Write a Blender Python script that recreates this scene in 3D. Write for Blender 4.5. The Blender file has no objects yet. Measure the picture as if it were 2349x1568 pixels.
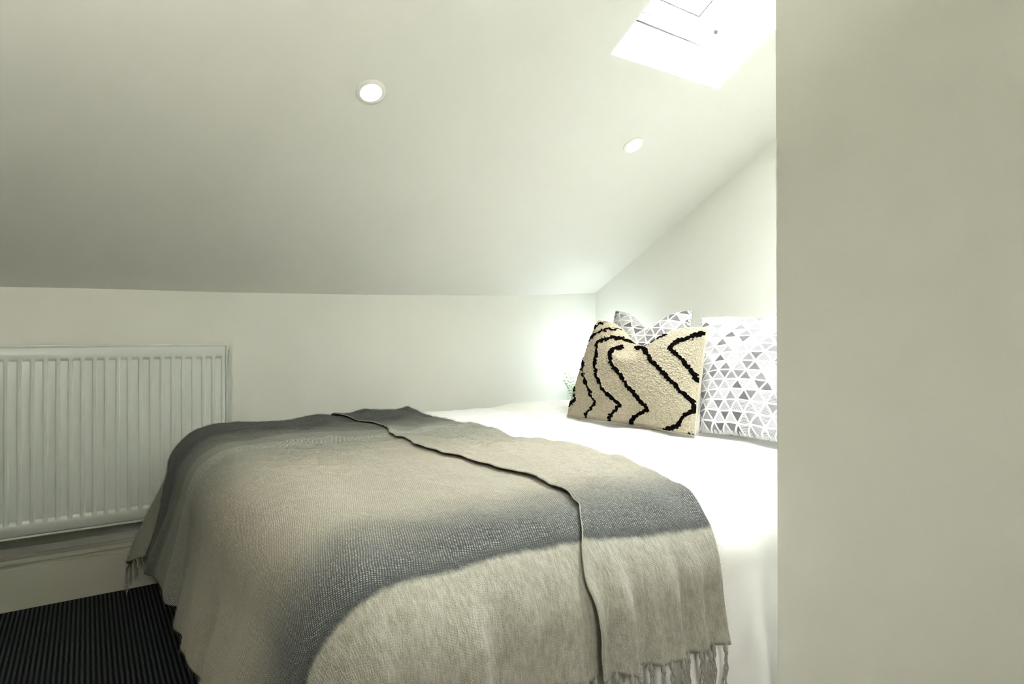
import bpy, bmesh, math, random
import numpy as np
from mathutils import Vector, Matrix

random.seed(4)
RNG = np.random.RandomState(7)
D = bpy.data
SC = bpy.context.scene
COL = SC.collection

# ------------------------------------------------------------------ camera
FPX = 1430.0                                  # focal length in pixels of the 2349 px frame
TH = math.atan(FPX / 2095.0)                  # yaw of the room to the lens
CT, ST = math.cos(TH), math.sin(TH)
CAMH = 0.90
cam = D.cameras.new('camera')
cam.sensor_width = 36.0
cam.lens = FPX / 2349.0 * 36.0
cam.shift_y = -12.0 / 2349.0
cam.clip_start = 0.02
camo = D.objects.new('camera', cam)
COL.objects.link(camo)
camo.location = (0, 0, CAMH)
camo.rotation_euler = (math.pi / 2, 0, -TH)
SC.camera = camo

YW = 2.63       # knee wall
XG = 2.364      # gable wall
XL = -2.6
YF = -1.6

# ------------------------------------------------------------------ helpers
def link(o, parent=None):
    COL.objects.link(o)
    if parent is not None:
        o.parent = parent
    return o

def tag(o, label=None, cat=None, group=None, kind=None):
    if label: o['label'] = label
    if cat: o['category'] = cat
    if group: o['group'] = group
    if kind: o['kind'] = kind
    return o

def thing(name, loc, label, cat, group=None):
    o = D.objects.new(name, None)
    o.empty_display_size = 0.1
    o.location = loc
    COL.objects.link(o)
    return tag(o, label, cat, group)

def mesh_np(name, V, F, mat, parent=None, smooth=True, uv=None, attrs=None):
    """V Nx3 world coordinates (or parent-local when parent given), F list/array of quads"""
    V = np.asarray(V, dtype=np.float64)
    me = D.meshes.new(name)
    if isinstance(F, np.ndarray) and F.ndim == 2 and F.shape[1] == 4:
        nf = len(F)
        me.vertices.add(len(V)); me.vertices.foreach_set('co', V.astype(np.float32).ravel())
        me.loops.add(nf * 4); me.loops.foreach_set('vertex_index', F.astype(np.int32).ravel())
        me.polygons.add(nf)
        me.polygons.foreach_set('loop_start', np.arange(0, nf * 4, 4, dtype=np.int32))
        me.polygons.foreach_set('loop_total', np.full(nf, 4, dtype=np.int32))
        me.update(calc_edges=True)
    else:
        me.from_pydata([tuple(v) for v in V], [], [tuple(int(i) for i in f) for f in F])
        me.update()
    me.validate()
    if smooth:
        me.polygons.foreach_set('use_smooth', np.ones(len(me.polygons), dtype=bool))
    if uv is not None:
        a = me.attributes.new('cloth', 'FLOAT_VECTOR', 'POINT')
        u3 = np.zeros((len(V), 3), np.float32); u3[:, :uv.shape[1]] = uv
        a.data.foreach_set('vector', u3.ravel())
    if attrs:
        for k, arr in attrs.items():
            a = me.attributes.new(k, 'FLOAT', 'POINT')
            a.data.foreach_set('value', np.asarray(arr, np.float32))
    me.materials.append(mat)
    o = D.objects.new(name, me)
    if parent is not None:
        loc = np.array(parent_world(parent))
        if loc.any():
            co = (V - loc).astype(np.float32)
            me.vertices.foreach_set('co', co.ravel()); me.update()
    return link(o, parent)

def parent_world(p):
    v = Vector((0, 0, 0))
    while p is not None:
        v += p.location
        p = p.parent
    return v

def grid_faces(nu, nv, off=0):
    i = np.arange(nu - 1)[:, None]; j = np.arange(nv - 1)[None, :]
    a = (i * nv + j).ravel() + off
    return np.stack([a, a + nv, a + nv + 1, a + 1], 1)

class MB:
    """gathers shapes for ONE part"""
    def __init__(s): s.bm = bmesh.new()
    def box(s, lo, hi, bevel=0.0, seg=2):
        lo, hi = Vector(lo), Vector(hi)
        r = bmesh.ops.create_cube(s.bm, size=1.0)
        for v in r['verts']:
            v.co = Vector([(lo[k] + hi[k]) / 2 + v.co[k] * (hi[k] - lo[k]) for k in range(3)])
        if bevel > 0:
            es = list({e for v in r['verts'] for e in v.link_edges})
            bmesh.ops.bevel(s.bm, geom=es, offset=bevel, segments=seg, affect='EDGES', profile=0.6)
    def prism(s, prof, axis_fn, a, b):
        n = len(prof)
        va = [s.bm.verts.new(axis_fn(p, a)) for p in prof]
        vb = [s.bm.verts.new(axis_fn(p, b)) for p in prof]
        for i in range(n):
            s.bm.faces.new((va[i], va[(i + 1) % n], vb[(i + 1) % n], vb[i]))
        s.bm.faces.new(va[::-1]); s.bm.faces.new(vb)
    def tube(s, pts, rads, n=8, cap=True):
        pts = [Vector(p) for p in pts]
        if not hasattr(rads, '__len__'): rads = [rads] * len(pts)
        rings = []
        up = None
        for i, p in enumerate(pts):
            t = (pts[min(i + 1, len(pts) - 1)] - pts[max(i - 1, 0)]).normalized()
            if up is None:
                up = t.orthogonal().normalized()
            up = (up - t * up.dot(t)).normalized()
            w = t.cross(up)
            rings.append([s.bm.verts.new(p + (up * math.cos(2 * math.pi * k / n) + w * math.sin(2 * math.pi * k / n)) * rads[i]) for k in range(n)])
        for i in range(len(rings) - 1):
            for k in range(n):
                s.bm.faces.new((rings[i][k], rings[i][(k + 1) % n], rings[i + 1][(k + 1) % n], rings[i + 1][k]))
        if cap:
            s.bm.faces.new(rings[0][::-1]); s.bm.faces.new(rings[-1])
    def lathe(s, prof, M, n=40, close=False):
        rings = []
        for r, z in prof:
            rings.append([s.bm.verts.new(M @ Vector((r * math.cos(2 * math.pi * k / n), r * math.sin(2 * math.pi * k / n), z))) for k in range(n)])
        m = len(rings)
        for i in range(m - 1 + (1 if close else 0)):
            for k in range(n):
                s.bm.faces.new((rings[i][k], rings[i][(k + 1) % n], rings[(i + 1) % m][(k + 1) % n], rings[(i + 1) % m][k]))
        return rings
    def build(s, name, mat, parent=None, smooth=True, angle=40):
        bmesh.ops.recalc_face_normals(s.bm, faces=s.bm.faces[:])
        me = D.meshes.new(name)
        s.bm.to_mesh(me); s.bm.free()
        if smooth:
            me.polygons.foreach_set('use_smooth', np.ones(len(me.polygons), dtype=bool))
            try: me.set_sharp_from_angle(angle=math.radians(angle))
            except Exception: pass
        me.materials.append(mat)
        o = D.objects.new(name, me)
        if parent is not None:
            w = parent_world(parent)
            me.transform(Matrix.Translation(-w))
        return link(o, parent)

def vnoise(x, y, seed=0):
    """smooth value noise, vectorised, -1..1"""
    xi = np.floor(x).astype(np.int64); yi = np.floor(y).astype(np.int64)
    xf = x - xi; yf = y - yi
    def h(a, b):
        n = (a * 374761393 + b * 668265263 + seed * 974634777) & 0xffffffff
        n = ((n ^ (n >> 13)) * 1274126177) & 0xffffffff
        n = n ^ (n >> 16)
        return (n & 0xffff) / 32767.5 - 1.0
    sx = xf * xf * xf * (xf * (xf * 6 - 15) + 10); sy = yf * yf * yf * (yf * (yf * 6 - 15) + 10)
    return (h(xi, yi) * (1 - sx) + h(xi + 1, yi) * sx) * (1 - sy) + (h(xi, yi + 1) * (1 - sx) + h(xi + 1, yi + 1) * sx) * sy

def fbm(x, y, oct=3, seed=0):
    r = 0; a = 1.0
    for k in range(oct):
        r = r + a * vnoise(x * 2 ** k, y * 2 ** k, seed + k * 17); a *= 0.5
    return r

def sstep(a, b, x):
    t = np.clip((x - a) / (b - a), 0, 1)
    return t * t * (3 - 2 * t)

# ------------------------------------------------------------------ node materials
class NT:
    def __init__(s, name):
        s.m = D.materials.new(name); s.m.use_nodes = True
        s.t = s.m.node_tree; s.t.nodes.clear()
        s.out = s.t.nodes.new('ShaderNodeOutputMaterial')
    def n(s, typ, **kw):
        nd = s.t.nodes.new(typ)
        ins = kw.pop('ins', {})
        for k, v in kw.items(): setattr(nd, k, v)
        for k, v in ins.items(): s.set(nd.inputs[k], v)
        return nd
    def set(s, inp, v):
        if isinstance(v, bpy.types.NodeSocket): s.t.links.new(v, inp)
        elif isinstance(v, (tuple, list)) and inp.type == 'RGBA' and len(v) == 3: inp.default_value = (*v, 1)
        else: inp.default_value = v
    def math(s, op, a, b=None, c=None, clamp=False):
        nd = s.t.nodes.new('ShaderNodeMath'); nd.operation = op; nd.use_clamp = clamp
        s.set(nd.inputs[0], a)
        if b is not None: s.set(nd.inputs[1], b)
        if c is not None: s.set(nd.inputs[2], c)
        return nd.outputs[0]
    def mix(s, f, a, b, blend='MIX'):
        nd = s.t.nodes.new('ShaderNodeMix'); nd.data_type = 'RGBA'; nd.blend_type = blend
        s.set(nd.inputs[0], f)
        for i, v in ((6, a), (7, b)): s.set(nd.inputs[i], v)
        return nd.outputs[2]
    def ss(s, a, b, x):
        nd = s.t.nodes.new('ShaderNodeMapRange'); nd.interpolation_type = 'SMOOTHSTEP'
        s.set(nd.inputs[0], x); nd.inputs[1].default_value = a; nd.inputs[2].default_value = b
        nd.inputs[3].default_value = 0; nd.inputs[4].default_value = 1
        return nd.outputs[0]
    def noise(s, vec, scale, detail=2, rough=0.5):
        nd = s.n('ShaderNodeTexNoise', ins={'Scale': scale, 'Detail': detail, 'Roughness': rough})
        if vec is not None: s.set(nd.inputs['Vector'], vec)
        return nd.outputs['Fac']
    def obj(s): return s.n('ShaderNodeTexCoord').outputs['Object']
    def attr(s, name): return s.n('ShaderNodeAttribute', attribute_name=name)
    def bump(s, h, strength=0.3, dist=0.002):
        return s.n('ShaderNodeBump', ins={'Height': h, 'Strength': strength, 'Distance': dist}).outputs[0]
    def bsdf(s, color, rough=0.5, normal=None, **ins):
        b = s.n('ShaderNodeBsdfPrincipled')
        s.set(b.inputs['Base Color'], color); s.set(b.inputs['Roughness'], rough)
        if normal is not None: s.set(b.inputs['Normal'], normal)
        for k, v in ins.items(): s.set(b.inputs[k.replace('_', ' ')], v)
        s.t.links.new(b.outputs[0], s.out.inputs[0])
        return b

def paint(name, col, rough=0.6, bump=0.12, scale=90):
    t = NT(name); p = t.obj()
    n1 = t.noise(p, scale, 3)
    t.bsdf(col, rough, t.bump(n1, bump, 0.001))
    return t.m

M = {}
M['wall'] = paint('wall_paint', (0.815, 0.812, 0.745))
M['leftwall'] = paint('low_bounce_grey', (0.22, 0.225, 0.20))  # unseen left wall, darkened to cut bounce light on the bed foot
M['ceiling'] = paint('ceiling_paint', (0.815, 0.812, 0.745))
M['skirting'] = paint('skirting_gloss', (0.60, 0.585, 0.49), 0.4, 0.03)
M['reveal'] = paint('reveal_paint', (0.86, 0.87, 0.86), 0.5, 0.05)
M['frame'] = paint('window_lacquer', (0.84, 0.85, 0.85), 0.3, 0.02)
M['gasket'] = paint('window_gasket', (0.03, 0.035, 0.035), 0.5, 0.02)
M['greyseal'] = paint('grey_seal', (0.42, 0.43, 0.43), 0.5, 0.02)
M['enamel'] = paint('radiator_enamel', (0.74, 0.77, 0.72), 0.32, 0.03)
M['chrome'] = paint('grey_metal', (0.35, 0.36, 0.36), 0.3, 0.0)
M['trim'] = paint('downlight_trim', (0.84, 0.83, 0.76), 0.4, 0.0)
M['bedbase'] = paint('bed_base_white', (0.62, 0.61, 0.56), 0.6, 0.1)
M['shelf'] = paint('shelf_white', (0.78, 0.79, 0.76), 0.45, 0.05)

def mat_lamp():
    t = NT('lamp_glow')
    e = t.n('ShaderNodeEmission', ins={'Color': (1.0, 0.95, 0.84), 'Strength': 22.0})
    t.t.links.new(e.outputs[0], t.out.inputs[0]); return t.m
M['lamp'] = mat_lamp()

def mat_glass(name='window_glass', tint=(0.96, 0.985, 0.98)):
    t = NT(name)
    tr = t.n('ShaderNodeBsdfTransparent', ins={'Color': tint})
    gl = t.n('ShaderNodeBsdfGlossy', ins={'Roughness': 0.02})
    mx = t.n('ShaderNodeMixShader', ins={0: 0.04, 1: tr.outputs[0], 2: gl.outputs[0]})
    t.t.links.new(mx.outputs[0], t.out.inputs[0]); return t.m
M['glass'] = mat_glass()
M['jarglass'] = mat_glass('jar_glass', (0.985, 0.998, 0.994))

def mat_cloth(name, col, rough=0.85, weave=900, bump=0.15):
    t = NT(name); p = t.obj()
    n1 = t.noise(p, weave, 2)
    n2 = t.noise(p, 14, 3)
    h = t.math('ADD', t.math('MULTIPLY', n1, 0.3), n2)
    t.bsdf(col, rough, t.bump(h, bump, 0.004), Sheen_Weight=0.1, Specular_IOR_Level=0.15)
    return t.m
M['duvet'] = mat_cloth('white_cotton', (0.84, 0.835, 0.815))
M['pillow'] = mat_cloth('white_pillow_cotton', (0.80, 0.80, 0.79))
M['sheet'] = mat_cloth('rippled_cotton', (0.79, 0.775, 0.73))
M['mattress'] = mat_cloth('mattress_ticking', (0.75, 0.74, 0.70))
M['seam'] = mat_cloth('wool_seam', (0.52, 0.47, 0.37), 0.95, 400, 0.3)
M['backing'] = mat_cloth('cream_canvas', (0.74, 0.70, 0.60))

def mat_carpet():
    t = NT('ribbed_carpet'); p = t.obj()
    sx = t.n('ShaderNodeSeparateXYZ'); t.set(sx.inputs[0], p)
    wob = t.noise(p, 35, 2)
    x = t.math('ADD', sx.outputs[0], t.math('MULTIPLY', t.math('SUBTRACT', wob, 0.5), 0.0028))
    ph = t.math('MULTIPLY', x, 2 * math.pi / 0.0125)
    s = t.math('SINE', ph)
    rib = t.ss(-0.7, 0.6, s)
    fib = t.noise(p, 420, 2)
    spk = t.ss(0.58, 0.70, t.noise(p, 230, 3, 0.7))
    patch = t.noise(p, 9, 3)
    c = t.mix(rib, (0.004, 0.0056, 0.006), (0.044, 0.054, 0.055))
    c = t.mix(t.math('MULTIPLY', t.math('MULTIPLY', spk, rib), 0.8), c, (0.14, 0.16, 0.155))
    c = t.mix(t.math('MULTIPLY', t.ss(0.35, 0.7, patch), 0.35), c, (0.018, 0.020, 0.021))
    h = t.math('ADD', rib, t.math('MULTIPLY', fib, 0.6))
    t.bsdf(c, 0.95, t.bump(h, 0.9, 0.004), Specular_IOR_Level=0.1)
    return t.m
M['carpet'] = mat_carpet()

V_STRIPE = 0.789
def mat_throw():
    t = NT('striped_mohair')
    a = t.attr('cloth')
    sx = t.n('ShaderNodeSeparateXYZ'); t.set(sx.inputs[0], a.outputs['Vector'])
    u, v = sx.outputs[0], sx.outputs[1]
    vec = a.outputs['Vector']
    wob = t.math('SUBTRACT', t.noise(vec, 55, 4, 0.65), 0.5)
    wob2 = t.math('SUBTRACT', t.noise(vec, 9, 3), 0.5)
    vv = t.math('ADD', v, t.math('MULTIPLY', wob, 0.014))
    vs = t.math('ADD', vv, t.math('MULTIPLY', wob2, 0.10))
    lmp = t.n('ShaderNodeMapping', ins={'Scale': (150, 45, 1)}); t.set(lmp.inputs[0], vec)
    lcl = t.noise(lmp.outputs[0], 1.0, 5, 0.72)
    beige = (0.475, 0.435, 0.345)
    grey = (0.255, 0.26, 0.215)
    blue = (0.062, 0.076, 0.078)
    dark = (0.030, 0.035, 0.034)
    spk = (0.115, 0.12, 0.105)
    grey2 = (0.235, 0.24, 0.20)
    hemc = (0.36, 0.355, 0.285)
    dark2 = (0.115, 0.12, 0.098)
    light = t.mix(t.ss(0.36, 0.64, lcl), (0.44, 0.42, 0.335), (0.60, 0.59, 0.51))
    c = t.mix(t.ss(0.83, 1.10, vs), blue, beige)
    c = t.mix(t.math('MULTIPLY', t.ss(1.35, 1.78, vs), 0.85), c, grey)
    c = t.mix(t.math('MULTIPLY', t.ss(1.81, 1.822, vv), 0.85), c, spk)
    c = t.mix(t.ss(1.885, 1.90, vv), c, grey2)
    c = t.mix(t.ss(1.985, 2.01, vv), c, dark2)
    c = t.mix(t.ss(2.10, 2.20, vs), c, dark)
    c = t.mix(t.ss(V_STRIPE - .006, V_STRIPE + .006, vv), light, c)
    foot_end = t.math('SUBTRACT', 1.0, t.ss(0.25, 0.42, u))
    c = t.mix(t.math('MULTIPLY', t.ss(2.386, 2.400, vv), foot_end), c, hemc)
    # woven flecks of pale yarn
    p = 0.0027
    ju = t.math('MULTIPLY', t.math('SUBTRACT', t.noise(vec, 30, 2), 0.5), 0.007)
    u = t.math('ADD', u, ju); v = t.math('ADD', v, ju)
    s1 = t.math('SINE', t.math('MULTIPLY', t.math('ADD', u, t.math('MULTIPLY', v, 0.55)), math.pi / p))
    s2 = t.math('SINE', t.math('MULTIPLY', t.math('SUBTRACT', v, t.math('MULTIPLY', u, 0.35)), math.pi / p))
    rag = t.math('MULTIPLY', t.math('SUBTRACT', t.noise(vec, 260, 3, 0.7), 0.5), 2.0)
    dots = t.ss(0.10, 0.65, t.math('ADD', t.math('MULTIPLY', s1, s2), rag))
    band1 = t.math('MULTIPLY', t.ss(V_STRIPE, V_STRIPE + .03, vv), t.math('SUBTRACT', 1.0, t.ss(1.10, 1.62, vs)))
    band2 = t.math('MULTIPLY', t.ss(1.805, 1.822, vv), t.math('SUBTRACT', 1.0, t.ss(1.892, 1.905, vv)))
    band3 = t.math('MULTIPLY', t.ss(2.2, 2.3, vs), t.math('MULTIPLY', t.math('SUBTRACT', 1.0, t.ss(2.37, 2.385, vv)), 0.35))
    bands = t.math('ADD', t.math('ADD', band1, t.math('MULTIPLY', band2, 1.0)), t.math('ADD', band3, 0.06), clamp=True)
    msk = t.math('ADD', t.math('MULTIPLY', t.ss(0.36, 0.60, t.noise(vec, 150, 4, 0.75)), 0.70), t.math('ADD', 0.18, t.math('MULTIPLY', band2, 0.8)), clamp=True)
    notlight = t.ss(V_STRIPE - .004, V_STRIPE + .004, vv)
    fl = t.math('MULTIPLY', t.math('MULTIPLY', dots, bands), t.math('MULTIPLY', msk, notlight))
    gaps = t.math('MULTIPLY', t.math('SUBTRACT', 1.0, dots), t.math('MULTIPLY', t.math('MULTIPLY', band1, msk), notlight))
    c = t.mix(t.math('MULTIPLY', gaps, 0.30), c, (0.08, 0.085, 0.08))
    # mohair clouding and long brushed fibres
    cl = t.noise(vec, 60, 5, 0.75)
    c = t.mix(t.math('MULTIPLY', t.math('SUBTRACT', cl, 0.30), 1.1, clamp=True), t.mix(0.26, c, (0.05, 0.05, 0.042)), t.mix(0.13, c, (0.62, 0.61, 0.55)))
    c = t.mix(t.math('MULTIPLY', fl, 0.85), c, t.mix(band2, (0.74, 0.72, 0.64), (0.97, 0.95, 0.88)))
    streak = t.n('ShaderNodeTexNoise', ins={'Scale': 1.0, 'Detail': 3})
    mp = t.n('ShaderNodeMapping', ins={'Scale': (420, 60, 1)}); t.set(mp.inputs[0], vec)
    t.set(streak.inputs['Vector'], mp.outputs[0])
    h = t.math('ADD', t.math('MULTIPLY', dots, t.math('ADD', t.math('MULTIPLY', bands, 0.6), 0.12)), t.math('ADD', t.math('MULTIPLY', streak.outputs['Fac'], 0.7), t.math('MULTIPLY', cl, 0.8)))
    t.bsdf(c, 0.95, t.bump(h, 0.75, 0.004), Sheen_Weight=0.15, Sheen_Roughness=0.4, Specular_IOR_Level=0.1)
    return t.m
M['throw'] = mat_throw()
def mat_fuzz():
    t = NT('mohair_fibre')
    sx = t.n('ShaderNodeSeparateXYZ'); t.set(sx.inputs[0], t.attr('cloth').outputs['Vector'])
    v = sx.outputs[1]
    c = t.mix(t.ss(0.83, 1.10, v), (0.125, 0.14, 0.142), (0.45, 0.41, 0.33))
    c = t.mix(t.ss(1.35, 1.85, v), c, (0.26, 0.265, 0.22))
    c = t.mix(t.ss(1.98, 2.15, v), c, (0.085, 0.09, 0.08))
    c = t.mix(t.ss(V_STRIPE - .006, V_STRIPE + .006, v), (0.60, 0.585, 0.50), c)
    t.bsdf(c, 0.8)
    return t.m
M['fuzz'] = mat_fuzz()
M['fringe'] = mat_cloth('fringe_yarn', (0.40, 0.39, 0.33), 0.95, 1500, 0.4)

def mat_tuft():
    t = NT('tufted_wool')
    a = t.attr('ink'); p = t.obj()
    n = t.noise(p, 300, 4, 0.7)
    c = t.mix(t.ss(0.33, 0.62, n), (0.28, 0.24, 0.164), (0.56, 0.50, 0.382))
    c = t.mix(t.ss(0.35, 0.65, a.outputs['Fac']), c, (0.003, 0.0027, 0.0027))
    t.bsdf(c, 0.95, t.bump(n, 0.6, 0.004), Specular_IOR_Level=0.02)
    return t.m
M['tuft'] = mat_tuft()

def mat_triangles():
    """printed triangles with white borders; each one hatched or solid"""
    t = NT('triangle_print')
    a = t.attr('cloth')
    sx = t.n('ShaderNodeSeparateXYZ'); t.set(sx.inputs[0], a.outputs['Vector'])
    wob = t.math('MULTIPLY', t.math('SUBTRACT', t.noise(a.outputs['Vector'], 40, 2), 0.5), 0.004)
    x = t.math('ADD', sx.outputs[0], wob); y = t.math('ADD', sx.outputs[1], wob)
    hgt = 0.037; side = 0.056
    A = t.math('DIVIDE', y, hgt)
    B = t.math('ADD', t.math('DIVIDE', x, side), t.math('MULTIPLY', A, 0.5))
    Cc = t.math('SUBTRACT', t.math('DIVIDE', x, side), t.math('MULTIPLY', A, 0.5))
    ds = []
    ids = []
    for q in (A, B, Cc):
        fr = t.math('FRACT', q)
        ds.append(t.math('MINIMUM', fr, t.math('SUBTRACT', 1.0, fr)))
        ids.append(t.math('FLOOR', q))
    dmin = t.math('MINIMUM', ds[0], t.math('MINIMUM', ds[1], ds[2]))
    inside = t.ss(0.055, 0.095, dmin)
    cv = t.n('ShaderNodeCombineXYZ')
    for i in range(3): t.set(cv.inputs[i], ids[i])
    wn = t.n('ShaderNodeTexWhiteNoise', noise_dimensions='3D'); t.set(wn.inputs['Vector'], cv.outputs[0])
    r1 = wn.outputs['Value']
    sc = t.n('ShaderNodeSeparateColor'); t.set(sc.inputs[0], wn.outputs['Color'])
    r2, r3 = sc.outputs[1], sc.outputs[2]
    # hatch in one of three directions
    k = 2 * math.pi * 9
    hs = [t.math('SINE', t.math('MULTIPLY', q, k)) for q in (A, B, Cc)]
    sel1 = t.math('GREATER_THAN', r2, 0.34); sel2 = t.math('GREATER_THAN', r2, 0.67)
    hh = t.math('ADD', t.math('MULTIPLY', hs[0], t.math('SUBTRACT', 1.0, sel1)),
                t.math('ADD', t.math('MULTIPLY', hs[1], t.math('SUBTRACT', sel1, sel2)), t.math('MULTIPLY', hs[2], sel2)))
    hatch = t.ss(-0.5, 0.6, hh)
    solid = t.math('GREATER_THAN', r1, 0.56)
    wash = t.noise(a.outputs['Vector'], 120, 3, 0.6)
    light = t.mix(hatch, (0.50, 0.49, 0.49), (0.13, 0.13, 0.135))
    dk = t.mix(wash, (0.035, 0.035, 0.038), (0.16, 0.15, 0.15))
    ink = t.mix(solid, light, dk)
    ink = t.mix(t.math('MULTIPLY', r3, 0.30), ink, (0.75, 0.74, 0.74))
    c = t.mix(inside, (0.66, 0.655, 0.645), ink)
    n1 = t.noise(t.obj(), 700, 2)
    t.bsdf(c, 0.85, t.bump(n1, 0.12, 0.002), Specular_IOR_Level=0.15)
    return t.m
M['tri'] = mat_triangles()

def mat_leaf():
    t = NT('leaf_green'); n = t.noise(t.obj(), 60, 2)
    t.bsdf(t.mix(n, (0.20, 0.36, 0.07), (0.36, 0.50, 0.14)), 0.5)
    return t.m
M['leaf'] = mat_leaf()

# ------------------------------------------------------------------ room shell
ZB_X = [-2.6, -0.25, 0.05, 0.45, 1.10, 1.86, 2.364]
ZB_Z = [1.050, 1.063, 1.069, 1.0725, 1.087, 1.112, 1.146]
Z0 = 2.515                                   # slope height above the camera, y = 0
def ceil_z(x, y):
    zb = float(np.interp(x, ZB_X, ZB_Z))
    return zb * (y / YW) + Z0 * (1 - y / YW)

def ray(px, py):
    X = (px - 1174.0) / FPX; U = (772.0 - py) / FPX
    return Vector((CT * X + ST, -ST * X + CT, U))

def hit_ceiling(px, py):
    d = ray(px, py); lo, hi = 0.1, 6.0
    for _ in range(60):
        m = (lo + hi) / 2; p = d * m
        if CAMH + p.z < ceil_z(p.x, p.y): lo = m
        else: hi = m
    p = d * lo
    return Vector((p.x, p.y, CAMH + p.z))

SKX0, SKX1, SKY0, SKY1 = 1.318, 1.828, 0.42, 1.398      # skylight opening in the slope
YR, ZR = -0.25, None
ZR = ceil_z(0.5, YR)

def structure(o, label=None):
    o['kind'] = 'structure'
    return o

def build_shell():
    # floor
    b = MB(); b.box((XL - .1, YF - .1, -0.06), (XG + .1, YW + .1, 0.0))
    structure(b.build('floor', M['carpet'], smooth=False))
    # knee wall (top follows the slightly wandering junction)
    xs = sorted(set(ZB_X + list(np.linspace(XL, XG, 40))))
    V = []; F = []
    for x in xs:
        zt = ceil_z(x, YW)
        V += [(x, YW, 0), (x, YW, zt), (x, YW + .1, zt + .0), (x, YW + .1, 0)]
    for i in range(len(xs) - 1):
        a = i * 4; c = a + 4
        for k in range(4): F.append((a + k, c + k, c + (k + 1) % 4, a + (k + 1) % 4))
    F += [(0, 1, 2, 3), tuple(len(V) - 4 + k for k in (3, 2, 1, 0))]
    structure(mesh_np('wall_back', V, F, M['wall'], smooth=False))
    # ceiling with the skylight hole
    xs = sorted(set(ZB_X + list(np.linspace(XL, XG, 24)) + [SKX0, SKX1]))
    ys = [YW, 2.3, 1.9, SKY1, 0.9, SKY0, 0.1, YR, YF]
    V = []; idx = {}
    for i, x in enumerate(xs):
        for j, y in enumerate(ys):
            z = ceil_z(x, max(y, YR)); 
            if y <= YR: z = ZR
            idx[i, j] = len(V); V.append((x, y, z))
    F = []
    for i in range(len(xs) - 1):
        for j in range(len(ys) - 1):
            if xs[i] >= SKX0 - 1e-6 and xs[i + 1] <= SKX1 + 1e-6 and ys[j] <= SKY1 + 1e-6 and ys[j + 1] >= SKY0 - 1e-6:
                continue
            F.append((idx[i, j], idx[i, j + 1], idx[i + 1, j + 1], idx[i + 1, j]))
    structure(mesh_np('ceiling', V, F, M['ceiling'], smooth=True))
    # gable wall at the bed head, left wall: cut to the slope
    def gable(name, x0, x1, ya, mat):
        prof = [(YW, 0), (YW, ceil_z(x0, YW)), (YR, ZR), (ya, ZR), (ya, 0)]
        b = MB(); b.prism(prof, lambda p, x: (x, p[0], p[1]), x0, x1)
        return structure(b.build(name, mat, smooth=False))
    gable('wall_right', XG, XG + .1, YF, M['wall'])
    gable('wall_left', XL - .1, XL, YF, M['leftwall'])
    b = MB(); b.box((XL, YF - .1, 0), (XG, YF, ZR)); structure(b.build('wall_front', M['wall'], smooth=False))
    # partition wall ending beside the bed
    xa, xb, ye = 1.068, 1.178, 0.690
    prof = [(ye, 0), (ye, ceil_z(xa, ye)), (YR, ZR), (YF, ZR), (YF, 0)]
    b = MB(); b.prism(prof, lambda p, x: (x, p[0] - (0.006 * (1.55 - p[1]) / 1.55 if p[0] == ye else 0), p[1]), xa, xb)
    es = [e for e in b.bm.edges if abs(e.verts[0].co.y - ye) < .02 and abs(e.verts[1].co.y - ye) < .02 and abs(e.verts[0].co.z - e.verts[1].co.z) > 1]
    bmesh.ops.bevel(b.bm, geom=es, offset=0.004, segments=3, affect='EDGES')
    structure(b.build('wall_partition', M['wall'], smooth=True))
    # skirting board with an ogee top
    pr = [(0, 0), (-.018, 0), (-.018, .132), (-.0165, .136), (-.011, .139), (-.011, .146), (-.0135, .150), (-.0125, .158), (-.009, .164), (-.009, .170), (-.006, .175), (0, .177)]
    b = MB(); b.prism(pr, lambda p, x: (x, YW + p[0], p[1]), XL, XG)
    structure(b.build('baseboard_back', M['skirting'], smooth=True, angle=25))

build_shell()

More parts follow.
